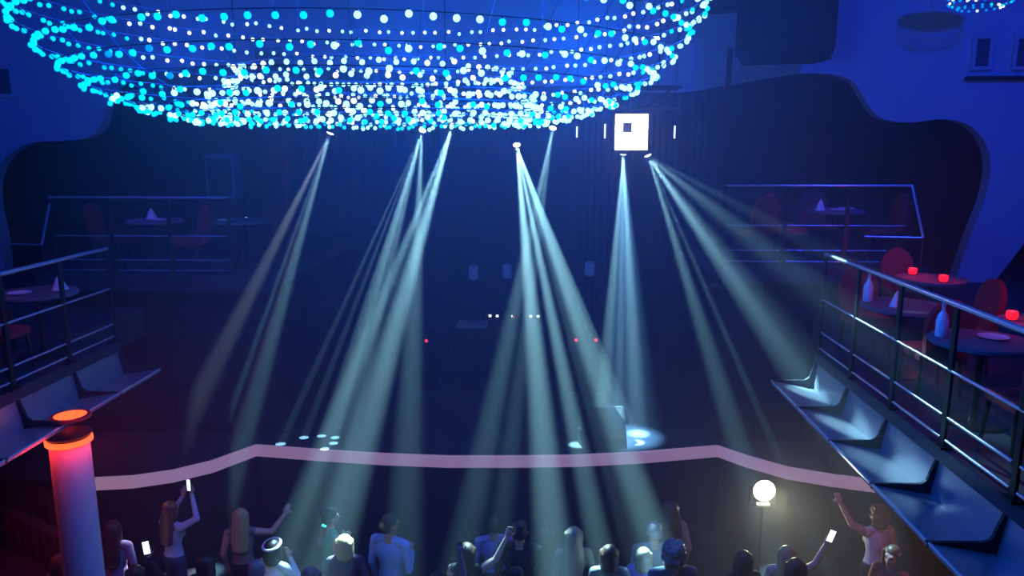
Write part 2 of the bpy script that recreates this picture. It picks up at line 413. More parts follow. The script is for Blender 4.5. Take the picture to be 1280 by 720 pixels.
# fixture pixel, [ (image slope dx/dy, row reached, level, half angle, power, colour) ]
W_ = BEAMC; PINK = (0.8, 0.6, 0.85)
fixtures = [
    ((417, 160), 'beam light whose rays fan towards the stage corner near the red-lit column',
     [(-0.36, 715, 0, 0.9, 7, W_), (-0.285, 715, 0, 2.2, 5, W_), (-0.50, 720, 1.0, 2.5, 2.2, (0.6, 0.8, 1.0)), (-0.32, 715, 0, 1.0, 2.5, PINK)]),
    ((531, 158), 'beam light sending one ray straight down and others to bright spots on the stage',
     [(-0.30, 690, 1.6, 2.0, 6, W_), (-0.05, 690, 1.6, 2.6, 4, W_), (-0.245, 650, 1.5, 1.8, 6, W_)]),
    ((570, 152), 'beam light crossing the beam that falls straight down',
     [(-0.405, 690, 1.6, 1.8, 9, W_), (-0.29, 680, 1.6, 2.8, 11, W_), (-0.35, 690, 1.6, 1.2, 3, W_)]),
    ((645, 176), 'beam light hanging lowest, with the brightest rays towards the floor monitor',
     [(0.09, 690, 1.6, 2.6, 14, W_), (0.205, 690, 1.6, 1.8, 12, W_), (0.345, 690, 1.6, 2.5, 13, W_), (0.28, 690, 1.6, 1.2, 4, W_)]),
    ((693, 155), 'beam light with two faint rays crossing behind the brightest beam',
     [(-0.215, 690, 1.6, 2.3, 4.5, W_), (-0.135, 690, 1.6, 1.8, 3.5, W_)]),
    ((780, 185), 'beam light under the white lamp panel, shining straight down',
     [(-0.085, 540, SZ, 2.2, 10, W_), (-0.02, 540, SZ, 1.3, 8, W_), (0.05, 542, SZ, 2.4, 9, W_)]),
    ((805, 188), 'beam light under the white lamp panel, fanning towards the ledge trays',
     [(0.44, 600, SZ, 1.0, 5, W_), (0.68, 560, 2.6, 3.4, 2.2, W_), (0.32, 590, SZ, 2.8, 4, W_)]),
]
srcs = []
for (px, py), lab, strands in fixtures:
    s0 = strands[0]; tg = dirpt(px, py, s0[0], s0[1], s0[2])
    src = moving_head(px, py, tg, lab); srcs.append(src)
    for sl, yl, z, ha, pw, c in strands:
        spot('beam', src, dirpt(px, py, sl, yl, z), pw * 4900, c, ha * 1.1, 1.0, 0.02)
for (x, y) in [(351, 555), (380, 547), (402, 545), (419, 547), (417, 554), (406, 561)]:   # sharp rays that draw spots on the stage floor
    spot('beam', srcs[1], PZ(x, y, SZ), 26000, W_, 0.8, 0.25, 0.008)
for (x, y), pw, ha in (((1010, 492), 4000, 3.0), ((1060, 535), 5000, 3.0), ((1118, 590), 4000, 3.2)):     # rays that graze the ledge trays
    spot('beam', srcs[6], PZ(x, y, 3.2), pw, W_, ha, 1.0, 0.02)
for q_, pw, ha in ((PX(1045, 322, RX), 2200, 2.5), (PX(1075, 400, RX), 2200, 3.5), (PX(1160, 480, RX), 2200, 3.5)):   # rays that graze the bright railing
    spot('beam', srcs[6], q_, pw, W_, ha, 1.0, 0.02)
spot('beam', srcs[3], PZ(795, 553, SZ), 60000, W_, 1.5, 0.3, 0.01)
spot('beam', srcs[5], PZ(785, 546, SZ), 16000, (0.2, 0.55, 1.0), 8.0, 1.0, 0.02)
spot('beam', srcs[3], PZ(722, 556, SZ), 26000, W_, 2.0, 0.9, 0.01)

# ------------------------------------------------------------------ white lamp panel and tubes beside it
p0, p1 = PY(768, 188, 10.6), PY(811, 142, 10.6)
wd, ht = p1.x - p0.x, p1.z - p0.z
t = thing('lamp_panel', 'square white lamp panel glaring at the chandelier rim', 'stage light', ((p0.x + p1.x) / 2, 10.6, p0.z))
MB().box((-wd / 2 - 0.02, 0.02, -0.02), (wd / 2 + 0.02, 0.14, ht + 0.02), bev=0.015).build('housing', M_BLACK, t)
G1 = glow('panel_glow', (1.0, 0.86, 0.97), 5.0); n = 4
for i in range(n):
    for j in range(n):
        if (i, j) in ((1, 2),): continue
        x0_, z0_ = -wd / 2 + wd * i / n, ht * j / n
        MB().box((x0_ + 0.004, -0.01, z0_ + 0.004), (x0_ + wd / n - 0.004, 0.03, z0_ + ht / n - 0.004), bev=0.008).build('lamp_cell', G1, t)
MB().tube([(0, 0.08, ht + 0.02), (0, 0.08, 10.5 - p0.z)], 0.012, 8).build('hanger', M_BLACKM, t)
MB().box((-wd * 0.2, -0.02, ht * 0.55), (-wd * 0.02, 0.03, ht * 0.68), bev=0.01).build('bracket_knob', M_BLACK, t)
for (px, y0_, y1_), tl in zip(((721, 158, 172), (756, 155, 173), (843, 157, 173)), ('slim upright light tube farther from the lamp panel, under the bead bowl', 'slim upright light tube right beside the lamp panel, under the bead bowl', 'slim upright light tube standing clear of the bead bowl')):
    a, b = PY(px, y1_, 10.75), PY(px, y0_, 10.75)
    t = thing('light_tube', tl, 'stage light', a, group='light tubes by the lamp panel')
    MB().tube([(0, 0, 0), (0, 0, b.z - a.z)], 0.012, 8).build('tube', glow('tube_glow', (0.75, 0.85, 1.0), 1.6), t, True)
    MB().tube([(0, 0, b.z - a.z), (0, 0, b.z - a.z + 0.05)], 0.016, 8).build('cap', M_BLACKM, t, True)
    MB().tube([(0, 0, b.z - a.z + 0.05), (0, 0, 10.5 - a.z)], 0.004, 6).build('cable', M_BLACKM, t)
point('lamp_panel_light', ((p0.x + p1.x) / 2, 10.4, (p0.z + p1.z) / 2), 9, (0.55, 0.6, 1.0), 0.15)

# ------------------------------------------------------------------ the large chandelier
CD = 6.0
cc = PY(473, 182, CD); CX, CYY = cc.x, cc.y
def ring_from(ypx, half):
    th = math.atan(half / F); R = CD * math.sin(th); dep = CD * math.cos(th) ** 2
    return R, CAMZ + (182 - ypx) / F * dep
outer = [(-46, 462), (-18, 452), (10, 438), (40, 421), (70, 396), (95, 373), (116, 346), (132, 314), (143, 282), (151, 250), (156, 222), (158, 190), (150, 205 - 8), (139, 212), (127, 204), (112, 184), (97, 171)]
rings = [ring_from(y, h * 0.965) for y, h in outer]
ch = thing('chandelier', 'huge bowl chandelier of blue and white glowing beads over the dance floor', 'chandelier', (CX, CYY, rings[11][1]))
cz0 = rings[11][1]
BULB = MB().ball((0, 0, 0), 0.0185, 10, 7)
cols = {'blue': ((0.0, 0.30, 1.0), 1.2), 'cyan': ((0.0, 0.62, 1.0), 1.5), 'ice': ((0.35, 0.92, 1.0), 2.2), 'white': ((0.8, 0.9, 1.0), 2.5)}
bulb_me = {}
for k, (c, s_) in cols.items():
    b = MB(); b.ball((0, 0, 0), 0.0185, 10, 7); b.tube([(0, 0, 0.014), (0, 0, 0.026)], 0.007, 6, mi=1)
    bulb_me[k] = b.mesh('bulb', [glow('bulb_' + k, c, s_), M_WIRE], True)
spots_ = []
for i, (R, z) in enumerate(rings):
    n = int(2 * math.pi * R / (0.125 if i < 7 else 0.105))
    hoop = MB(); hoop.tube([(R * math.cos(2 * math.pi * j / 72), R * math.sin(2 * math.pi * j / 72), z - cz0 + 0.028) for j in range(72)], 0.0026, 5, closed=True)
    hoop.build('hoop', M_WIRE, ch)
    for j in range(n):
        a = 2 * math.pi * (j + (0.5 if i % 2 else 0)) / n + random.gauss(0, 0.006)
        r_ = R + random.gauss(0, 0.012)
        x, y = r_ * math.cos(a), r_ * math.sin(a); zz = z - cz0 + random.gauss(0, 0.008)
        right = x / 2.5
        u = random.random()
        if i >= 12: k = 'ice' if u < 0.75 else 'white'
        elif i >= 7: k = 'ice' if u < 0.55 + 0.25 * right else 'cyan'
        else:
            k = 'cyan' if u < 0.72 - 0.5 * right else ('ice' if right > -0.2 else 'blue')
            if y > 0.8: k = 'white' if u < 0.5 else 'ice'
        spots_.append((math.hypot(x + CX, y + CYY), x, y, zz, k))
def inview(s_):
    v = _R.transposed() @ Vector((s_[1] + CX, s_[2] + CYY, s_[3] + cz0 - CAMZ)); px = 640 - F * v.x / v.z; py = 360 + F * v.y / v.z
    return 0 <= px <= 1280 and 0 <= py <= 720
spots_.sort(key=lambda q: (not inview(q), q[0]))
for d, x, y, z, k in spots_[:300]: link('bulb', bulb_me[k], ch, (x, y, z))
rest = MB(); order = list(cols)
for d, x, y, z, k in spots_[300:]: rest.ball((x, y, z), 0.0185, 8, 6, order.index(k))
o = rest.build('bulb_cluster', [MATS['bulb_' + k] for k in order], ch, True); o['kind'] = 'stuff'
m = MB()
for j in range(40):
    a = 2 * math.pi * j / 40
    m.tube([(R * math.cos(a), R * math.sin(a), z - cz0 + 0.028) for R, z in rings], 0.0018, 4)
m.build('meridian_wires', M_WIRE, ch)
Rt, zt = rings[0]
m = MB()
for j in range(12):
    a = 2 * math.pi * j / 12
    m.tube([(Rt * math.cos(a), Rt * math.sin(a), zt - cz0 + 0.02), (Rt * 0.9 * math.cos(a), Rt * 0.9 * math.sin(a), 10.5 - cz0)], 0.006, 5)
m.build('hanger_wires', M_WIRE, ch)
MB().lathe([(0.05, 10.45 - cz0), (Rt * 0.95, 10.45 - cz0), (Rt * 0.95, 10.55 - cz0), (0.05, 10.55 - cz0)], 48).build('ceiling_plate', M_BLACKM, ch, True)
for j in range(5):                                     # the light all those beads give
    a = 2 * math.pi * (j + 0.3) / 5
    point('chandelier_light', (CX + 1.7 * math.cos(a), CYY + 1.7 * math.sin(a), 6.75), 190 * (1 + 0.6 * math.cos(a)), (0.0, 0.11, 1.0), 0.35)

# ------------------------------------------------------------------ small chandelier on the far side of the hall
a = PY(1225, 8, 12.2)
c2 = thing('small_chandelier', 'small round bead chandelier beside the framed wall panels', 'chandelier', a)
m = None
for i, (R, z, n) in enumerate([(0.30, -0.02, 16), (0.42, 0.05, 22), (0.46, 0.16, 24)]):
    MB().tube([(R * math.cos(2 * math.pi * j / 36), R * math.sin(2 * math.pi * j / 36), z + 0.02) for j in range(36)], 0.005, 5, closed=True).build('hoop', M_WIRE, c2)
    for j in range(n):
        q = 2 * math.pi * j / n + i
        link('bulb', bulb_me[random.choice(['blue', 'blue', 'white', 'cyan'])], c2, (R * math.cos(q), R * math.sin(q), z))
MB().lathe([(0.02, 0.3), (0.47, 0.3), (0.47, 0.34), (0.02, 0.34)], 32).build('top_plate', M_BLACKM, c2, True)
MB().tube([(0, 0, 0.34), (0, 0, 10.5 - a.z)], 0.012, 6).build('stem', M_BLACKM, c2)

# ------------------------------------------------------------------ things on and before the plaster wall
def hung_speaker(x0, y0, x1, y1, Y, label):
    A, B = PY(x0, y1, Y), PY(x1, y0, Y); wd, ht = B.x - A.x, B.z - A.z; dp = min(0.7, wd * 0.6)
    t = thing('loudspeaker', label, 'loudspeaker', ((A.x + B.x) / 2, Y, A.z))
    c = 0.16 * wd
    poly = [(-wd / 2 + c * 0.6, 0, 0), (wd / 2 - c * 0.3, 0, 0.02), (wd / 2, 0, c), (wd / 2, 0, ht), (-wd / 2, 0, ht), (-wd / 2, 0, c * 0.7)]
    MB().prism(poly, (0, dp, 0)).build('cabinet', M_BLACK, t)
    MB().box((-wd / 2 + 0.06, -0.012, 0.12 * ht), (wd / 2 - 0.06, 0.005, ht - 0.05), bev=0.005).build('grille', M_GRILLE, t)
    for s in (-1, 1): MB().tube([(s * wd * 0.4, dp / 2, ht), (s * wd * 0.4, dp / 2, 10.5 - A.z)], 0.01, 6).build('chain', M_BLACKM, t)
    return t
hung_speaker(932, -40, 1052, 76, 12.4, 'wide black loudspeaker hung before the plaster wall')
hung_speaker(884, -40, 930, 14, 12.4, 'narrow black loudspeaker hung between the bead bowl and the wide loudspeaker')
def wall_panel(x0, y0, x1, y1, label):
    A, B = PY(x0, y1, WY), PY(x1, y0, WY); wd, ht = B.x - A.x, B.z - A.z
    t = thing('framed_panel', label, 'wall panel', ((A.x + B.x) / 2, WY - 0.06, A.z))
    f = 0.06
    for lo, hi in (((-wd / 2, 0, 0), (wd / 2, 0.06, f)), ((-wd / 2, 0, ht - f), (wd / 2, 0.06, ht)), ((-wd / 2, 0, f), (-wd / 2 + f, 0.06, ht - f)), ((wd / 2 - f, 0, f), (wd / 2, 0.06, ht - f))):
        MB().box(lo, hi).build('frame_bar', M_PLASTER, t)
    MB().box((-wd / 2 + f, 0.02, f), (wd / 2 - f, 0.05, ht - f)).build('panel', mat('panel_dark', (0.08, 0.08, 0.12), 0.6, noise=0.5, nscale=5), t)
wall_panel(1211, 44, 1242, 88, 'dark framed panel on the plaster wall under the small chandelier')
wall_panel(1262, 44, 1300, 88, 'dark framed panel on the plaster wall, past the small chandelier')
wall_panel(-24, 82, 17, 122, 'dark framed panel on the plaster wall beside the bead bowl')
t = MB(); A = PY(1205, 96, WY); B = PY(1300, 92, WY)
tag(t.box((A.x, WY - 0.14, A.z - 0.05), (B.x, WY - 0.002, A.z), bev=0.01).build('wall_shelf', M_DARKWALL), 'dark narrow ledge on the wall below the framed panels', 'shelf')

# ------------------------------------------------------------------ furniture
def make_chair():
    t = thing('dining_chair', 'x', 'chair')
    # seat cushion
    MB().box((-0.22, -0.22, 0.38), (0.22, 0.22, 0.48), bev=0.035).build('seat', M_RED, t, True)
    # round-topped back, slightly raked
    out_ = []
    for k in range(13):
        a = math.pi * k / 12; out_.append((0.22 * math.cos(a), 0.74 + 0.27 * math.sin(a)))
    poly = [(0.19, 0.46)] + out_ + [(-0.19, 0.46)]
    Mx = Matrix.Translation((0, -0.20, 0.46)) @ Matrix.Rotation(math.radians(9), 4, 'X') @ Matrix.Translation((0, 0, -0.46))
    MB().prism([Mx @ Vector((x, 0, z)) for x, z in poly], Mx.to_3x3() @ Vector((0, -0.07, 0))).build('backrest', M_RED, t)
    for sx in (-1, 1):
        for sy in (-1, 1):
            MB().tube([(sx * 0.18, sy * 0.18, 0.40), (sx * 0.20, sy * 0.21, 0)], 0.022, 8, r2=0.014).build('leg', M_WOOD, t, True)
    return t
CH = make_chair(); first_chair = [True]
def chair(x, y, z, rz, label, group):
    if first_chair[0]:
        first_chair[0] = False; CH.location = (x, y, z); CH.rotation_euler.z = rz; CH['label'] = label; CH['group'] = group; return CH
    return dup(CH, (x, y, z), rz, label, group)
def make_table(R=0.42):
    t = thing('round_table', 'x', 'table')
    MB().lathe([(R - 0.01, 0.70), (R, 0.71), (R, 0.735), (R - 0.01, 0.745)], 32).build('table_top', M_CLOTH, t, True)
    MB().lathe([(0.035, 0.03), (0.03, 0.1), (0.03, 0.62), (0.08, 0.70)], 14).build('pedestal', M_BLACKM, t, True)
    MB().lathe([(0.26, 0.0), (0.26, 0.015), (0.06, 0.04)], 24).build('base', M_BLACKM, t, True)
    return t
TB = make_table(); first_table = [True]
def table(x, y, z, label, group):
    if first_table[0]:
        first_table[0] = False; TB.location = (x, y, z); TB['label'] = label; TB['group'] = group; return TB
    return dup(TB, (x, y, z), 0, label, group)
PLATE = MB().lathe([(0.0, 0.004), (0.07, 0.004), (0.12, 0.018), (0.125, 0.02), (0.12, 0.012), (0.07, 0.0), (0.0, 0.0)], 24, cap=False).mesh('plate', M_CHINA, True)
def plate(x, y, z, label): tag(link('plate', PLATE, None, (x, y, z)), label, 'plate', 'plates on the tables')
def napkin(x, y, z, rz, label):
    m = MB(); n = 10
    prof = [(0.075 * (1 - k / 6) ** 0.8 + 0.004, 0.17 * k / 6) for k in range(7)]
    m.lathe(prof, 10); me_ = m.mesh('folded_napkin', M_CHINA, True)
    for v in me_.vertices:
        a = math.atan2(v.co.y, v.co.x); k = 1 + 0.25 * math.cos(5 * a); v.co.x *= k; v.co.y *= k * 0.6
    o = link('folded_napkin', me_, None, (x, y, z)); o.rotation_euler.z = rz; tag(o, label, 'napkin', 'folded napkins')
def bottle(x, y, z, label):
    t = thing('carafe', label, 'carafe', (x, y, z), group='carafes on the balcony tables')
    MB().lathe([(0.045, 0.0), (0.05, 0.01), (0.052, 0.14), (0.04, 0.19), (0.017, 0.23), (0.016, 0.29), (0.02, 0.30)], 18).build('body', M_GLASS, t, True)
    MB().lathe([(0.018, 0.30), (0.021, 0.31), (0.021, 0.335), (0.012, 0.345)], 12).build('stopper', M_CHROME, t, True)
def candle(x, y, z, label):
    t = thing('candle_lamp', label, 'candle lamp', (x, y, z), group='red candle lamps')
    MB().lathe([(0.03, 0.0), (0.045, 0.015), (0.055, 0.05), (0.05, 0.085), (0.042, 0.09)], 18).build('glass_cup', glow('candle_red', (1.0, 0.01, 0.03), 1.4), t, True)
    MB().lathe([(0.042, 0.0), (0.042, 0.006), (0.03, 0.008)], 18).build('foot', M_BLACKM, t, True)
    point('candle_light', (x, y, z + 0.15), 2.5, (1.0, 0.04, 0.06), 0.03)

# tables and chairs; chairs face +Y at rz = 0
gR = 'tables on the balconies and terraces'; gC = 'red chairs on the balconies and terraces'
H = math.pi / 2
def setting(x, y, zf, tlabel, items=(), chairs=()):
    table(x, y, zf, tlabel, gR)
    for kind, dx, dy, lab in items:
        f_ = {'carafe': bottle, 'candle': candle, 'plate': plate}.get(kind, lambda *a: napkin(a[0], a[1], a[2], 0.6, a[3]))
        f_(x + dx, y + dy, zf + 0.7455, lab)
    for cx_, cy_, rz, lab in chairs: chair(cx_, cy_, zf, rz, lab, gC)
setting(3.8, 7.95, BF, 'round table at the far end of the bright railing',
        [('carafe', -0.3, 0.18, 'glass carafe on the table at the far end of the bright railing'), ('napkin', -0.12, -0.1, 'folded napkin beside the carafe at the far end of the bright railing')],
        [(3.72, 8.63, 2 * H, 'red chair at the corner of the bright railing'), (3.78, 7.27, 0, 'red chair between the two tables along the bright railing'), (4.49, 8.1, H, 'red chair on the inner side of the table at the bright railing end')])
setting(4.9, 9.6, BF, 'round table with two red candles near the sloping handrail',
        [('candle', -0.12, 0.25, 'larger red candle lamp on the table near the sloping handrail'), ('candle', 0.0, -0.28, 'smaller red candle lamp on the table near the sloping handrail')],
        [(4.22, 9.6, -H, 'red chair nearest the railing end at the table with two candles'), (4.9, 10.29, 2 * H, 'red chair behind the table with two candles')])
setting(3.8, 6.5, BF, 'round table half way along the bright railing',
        [('carafe', -0.3, 0.1, 'glass carafe on the table half way along the bright railing'), ('plate', 0.12, 0.05, 'plate on the table half way along the bright railing')],
        [(3.8, 5.82, 0, 'red chair before the table half way along the bright railing')])
setting(4.75, 7.15, BF, 'round table with one red candle deep in the balcony',
        [('candle', -0.25, 0.12, 'red candle lamp on the table deep in the balcony'), ('plate', -0.1, -0.2, 'plate beside the single candle deep in the balcony')],
        [(5.43, 7.15, H, 'red chair at the table deep in the balcony')])
setting(-5.75, 8.3, BF, 'round table at the far end of the dim railing',
        [('napkin', 0.2, 0.1, 'folded napkin on the table at the far end of the dim railing'), ('plate', -0.1, -0.15, 'plate on the table at the far end of the dim railing')],
        [(-5.75, 7.61, 0, 'red chair between the two tables of the dim railing'), (-6.44, 8.3, -H, 'red chair on the inner side of the table at the dim railing end')])
setting(-5.75, 6.88, BF, 'round table half way along the dim railing',
        [('plate', 0.15, 0.1, 'plate on the table half way along the dim railing'), ('napkin', 0.2, -0.12, 'folded napkin on the table half way along the dim railing')],
        [(-5.75, 6.19, 0, 'red chair before the table half way along the dim railing'), (-6.44, 6.9, -H, 'red chair on the inner side of the table half way along the dim railing')])
setting(4.45, 11.75, TZR, 'round terrace table before the wavy opening',
        [('napkin', -0.25, -0.1, 'folded napkin on the terrace table before the wavy opening'), ('plate', 0.0, -0.15, 'plate next to the napkin on the terrace table before the wavy opening'), ('plate', 0.22, 0.12, 'plate at the rim of the terrace table before the wavy opening')],
        [(3.77, 11.7, -H, 'red chair beside the terrace table before the wavy opening'), (4.45, 12.43, 2 * H, 'red chair behind the terrace table before the wavy opening'), (3.2, 11.55, 0.3, 'red chair nearest the wine red drape on the terrace'), (5.14, 11.75, H, 'red chair by the handrail end of the terrace table')])
setting(-6.1, 11.75, TZL, 'round terrace table behind the dim balcony',
        [('plate', 0.15, -0.15, 'plate on the terrace table behind the dim balcony'), ('napkin', -0.1, 0.1, 'folded napkin on the terrace table behind the dim balcony')],
        [(-6.8, 11.75, -H, 'red chair beside the terrace table behind the dim balcony'), (-5.43, 11.45, H, 'red chair between the two terrace tables behind the dim balcony')])
setting(-4.72, 11.75, TZL, 'round terrace table nearest the loudspeaker stack', [('plate', -0.2, -0.12, 'plate on the terrace table nearest the loudspeaker stack')], [])

# drapes at the stage sides
def drape(x0, y0, x1, y1, Y, m_, label):
    A, B = PY(x0, y1, Y), PY(x1, y0, Y); n = 24; mb = MB(); vs_ = []; fs = []
    for zz in (A.z, B.z):
        for j in range(n + 1):
            vs_.append((A.x + (B.x - A.x) * j / n, Y + 0.05 * math.sin(j * 1.9), zz))
        for j in range(n, -1, -1):
            vs_.append((A.x + (B.x - A.x) * j / n, Y + 0.03 + 0.05 * math.sin(j * 1.9), zz))
    k = 2 * (n + 1); fs = [tuple(range(k)), tuple(range(k, 2 * k))] + [(j, (j + 1) % k, k + (j + 1) % k, k + j) for j in range(k)]
    return tag(mb.add(vs_, fs).build('stage_drape', m_), label, 'curtain')
drape(897, 60, 916, 330, 12.2, M_DRAPE, 'narrow wine red drape where the stage meets the terrace by the wavy wall')
drape(335, 60, 352, 330, 12.2, M_DRAPE, 'narrow wine red drape on the stage side with the blue lit loudspeaker')
for i, (a_, b_) in enumerate([(360, 460), (472, 556), (722, 794), (812, 895)]):
    drape(a_, 40, b_, 505, 16.3, M_NAVYDRAPE, ['navy backdrop drape beside the blue lit loudspeaker', 'navy backdrop drape next to the deck booth screen', 'navy backdrop drape behind the floor monitor', 'navy backdrop drape beside the narrow wine drape'][i])

# ------------------------------------------------------------------ on the stage
# deck booth
bp = PZ(640, 478, SZ); bp = Vector((bp.x, 14.2, SZ))
top_p = PY(640, 402, 14.2)
bt = thing('deck_booth', 'dark deck booth at the back of the stage', 'booth', bp)
hB = top_p.z - SZ
MB().box((-1.15, 0, 0), (1.15, 0.05, hB)).build('front_panel', M_BLACK, bt)
MB().box((-1.2, -0.03, hB), (1.2, 0.75, hB + 0.04), bev=0.01).build('counter', M_BLACK, bt)
for s in (-1, 1): MB().box((s * 1.12 - 0.03, 0.05, 0), (s * 1.12 + 0.03, 0.7, hB)).build('side_panel', M_BLACK, bt)
for px, lab in ((617, 'deck player with white buttons beside the booth screen'), (668, 'deck player with white buttons towards the floor monitor')):
    q = PY(px, 397, 14.25)
    t = thing('deck_player', lab, 'deck player', (q.x, 14.45, SZ + hB + 0.0405), group='deck players on the booth')
    MB().box((-0.17, -0.18, 0), (0.17, 0.18, 0.09), bev=0.012).build('case', M_BLACK, t)
    MB().lathe([(0.11, 0.09), (0.11, 0.10), (0.02, 0.103)], 24).build('platter', M_BLACKM, t, True)
    for dx in (-0.07, 0.07): MB().box((dx - 0.025, -0.188, 0.03), (dx + 0.025, -0.178, 0.075), bev=0.004).build('button', glow('deck_white', (0.9, 0.95, 1.0), 2.2), t)
q = PY(641, 397, 14.25)
t = thing('mixer', 'small mixer with a red and a white light between the deck players', 'mixer', (q.x, 14.45, SZ + hB + 0.0405))
MB().box((-0.13, -0.17, 0), (0.13, 0.17, 0.08), bev=0.01).build('case', M_BLACK, t)
MB().box((-0.03, -0.176, 0.03), (-0.01, -0.168, 0.07)).build('meter_light', glow('deck_white', (0.9, 0.95, 1.0), 2.2), t)
MB().box((0.01, -0.176, 0.02), (0.03, -0.168, 0.04)).build('warning_light', glow('led_red', (1.0, 0.03, 0.08), 2.0), t)
A, B = PY(571, 411, 13.7), PY(608, 406, 13.7)
t = thing('flat_screen', 'flat dark screen with a dim blue edge at the deck booth', 'screen', ((A.x + B.x) / 2, 13.7, SZ))
MB().box(((A.x - B.x) / 2, 0, A.z - SZ), ((B.x - A.x) / 2, 0.35, B.z - SZ), bev=0.01).build('display', glow('screen_dim', (0.05, 0.12, 0.5), 0.12), t)
MB().tube([(0, 0.15, 0.0), (0, 0.15, A.z - SZ)], 0.025, 8).build('stand', M_BLACKM, t, True)
MB().box((-0.2, 0.0, 0), (0.2, 0.3, 0.02)).build('foot', M_BLACKM, t)
for px, py, Y, lab in ((533, 426, 13.6, 'black amplifier rack with one red light, apart from the deck booth'), (720, 425, 13.6, 'black amplifier rack with a red light at the deck booth end'), (745, 425, 13.6, 'black amplifier rack with a red light behind the floor monitor')):
    q = PY(px, py, Y)
    t = thing('amplifier_rack', lab, 'amplifier', (q.x, Y + 0.2, SZ), group='amplifier racks')
    MB().box((-0.15, -0.2, 0), (0.15, 0.2, q.z - SZ + 0.12), bev=0.015).build('cabinet', M_BLACK, t)
    MB().ball((0.0, -0.205, q.z - SZ), 0.03, 10, 7).build('power_light', glow('led_red', (1.0, 0.03, 0.08), 2.0), t, True)
    for k in range(3): MB().box((-0.13, -0.212, 0.1 + 0.22 * k), (0.13, -0.199, 0.28 + 0.22 * k), bev=0.004).build('faceplate', M_BLACKM, t)
for px, py, lab in ((592, 340, 'pale hanging lantern above the booth screen'), (634, 338, 'pale hanging lantern above the deck players'), (737, 335, 'pale hanging lantern behind the floor monitor')):
    q = PY(px, py + 10, 14.8)
    t = thing('hanging_lantern', lab, 'lantern', q, group='lanterns above the booth')
    MB().lathe([(0.05, 0), (0.10, 0.03), (0.10, 0.26), (0.05, 0.30)], 14).build('shade', mat('lantern_frost', (0.6, 0.62, 0.7), 0.4), t, True)
    MB().tube([(0, 0, 0.30), (0, 0, 10.5 - q.z)], 0.006, 6).build('cord', M_BLACKM, t)

# floor monitor by the lip
q = PZ(757, 563, SZ)
t = thing('floor_monitor', 'black wedge floor monitor with a bright top edge at the stage lip', 'loudspeaker', (q.x, q.y + 0.05, SZ), rz=math.radians(14))
side = [(-0.10, 0.0), (0.36, 0.0), (0.36, 0.10), (0.26, 0.53), (0.14, 0.56), (-0.2, 0.16), (-0.2, 0.09)]
MB().prism([(-0.33, y, z) for y, z in [(-0.05, 0.0), (0.42, 0.0), (0.46, 0.12), (0.36, 0.55), (0.14, 0.60), (-0.02, 0.14)]], (0.66, 0, 0)).build('cabinet', M_BLACK, t)
gm = MB().prism([(-0.30, y, z) for y, z in [(0.152, 0.585), (0.128, 0.575), (-0.035, 0.16), (-0.015, 0.15)]], (0.60, 0, 0)); gm.build('grille', M_GRILLE, t)
for s in (-1, 1): MB().box((s * 0.345 - 0.012, 0.12, 0.22), (s * 0.345 + 0.012, 0.28, 0.28), bev=0.008).build('handle', M_BLACKM, t)
for s in (-1, 1): MB().box((s * 0.26 - 0.03, 0.0, -0.0), (s * 0.26 + 0.03, 0.06, 0.012)).build('foot', M_BLACK, t)

# blue lit loudspeaker stack and microphone lamps on the far stage side
q = PY(276, 250, 12.4)
t = thing('loudspeaker', 'tall loudspeaker stack dimly lit blue at the terrace end', 'loudspeaker', (q.x, 12.4, TZL))
hS = q.z - TZL
MB().box((-0.26, 0, 0), (0.26, 0.45, max(0.4, hS)), bev=0.02).build('bass_cabinet', M_BLACK, t)
MB().box((-0.24, 0.02, max(0.4, hS) + 0.01), (0.24, 0.4, max(0.4, hS) + 0.75), bev=0.03).build('top_cabinet', mat('blue_grey_case', (0.10, 0.13, 0.22), 0.5), t)
MB().box((-0.20, 0.005, max(0.4, hS) + 0.07), (0.20, 0.03, max(0.4, hS) + 0.68), bev=0.006).build('grille', M_GRILLE, t)
q = PY(308, 273, 12.5)
t = thing('pin_light', 'tiny white lamp on a stand at the terrace end', 'stage light', (q.x, 12.5, TZL))
MB().tube([(0, 0, 0), (0, 0, q.z - TZL)], 0.015, 8).build('stand', M_BLACKM, t, True)
MB().lathe([(0.14, 0), (0.14, 0.015), (0.02, 0.03)], 16).build('foot', M_BLACKM, t, True)
MB().ball((0, -0.02, q.z - TZL), 0.024, 10, 7).build('lamp', glow('pin_white', (0.9, 0.95, 1), 3), t, True)
for (x0, y0, x1, y1), lab in (((292, 366, 334, 358), 'narrow wall shelf with a pale edge under the terrace with the loudspeaker stack'), ((884, 356, 912, 361), 'narrow wall shelf with a pale edge under the terrace before the wavy opening')):
    A, B = PY(x0, y0, 11.08), PY(x1, y1, 11.08)
    h_ = (A.z + B.z) / 2; L = (B.x - A.x) / 2
    t = thing('wall_shelf', lab, 'shelf', ((A.x + B.x) / 2, 11.08, h_))
    MB().box((-L, 0, -0.03), (L, 0.27, 0), bev=0.006).build('board', mat('grey_laminate', (0.10, 0.11, 0.12), 0.4), t)
    for sx in (-1, 1): MB().prism([(sx * (L - 0.06), 0.27, -0.03), (sx * (L - 0.06), 0.03, -0.03), (sx * (L - 0.06), 0.27, -0.22)], (0.02, 0, 0)).build('bracket', M_BLACKM, t)

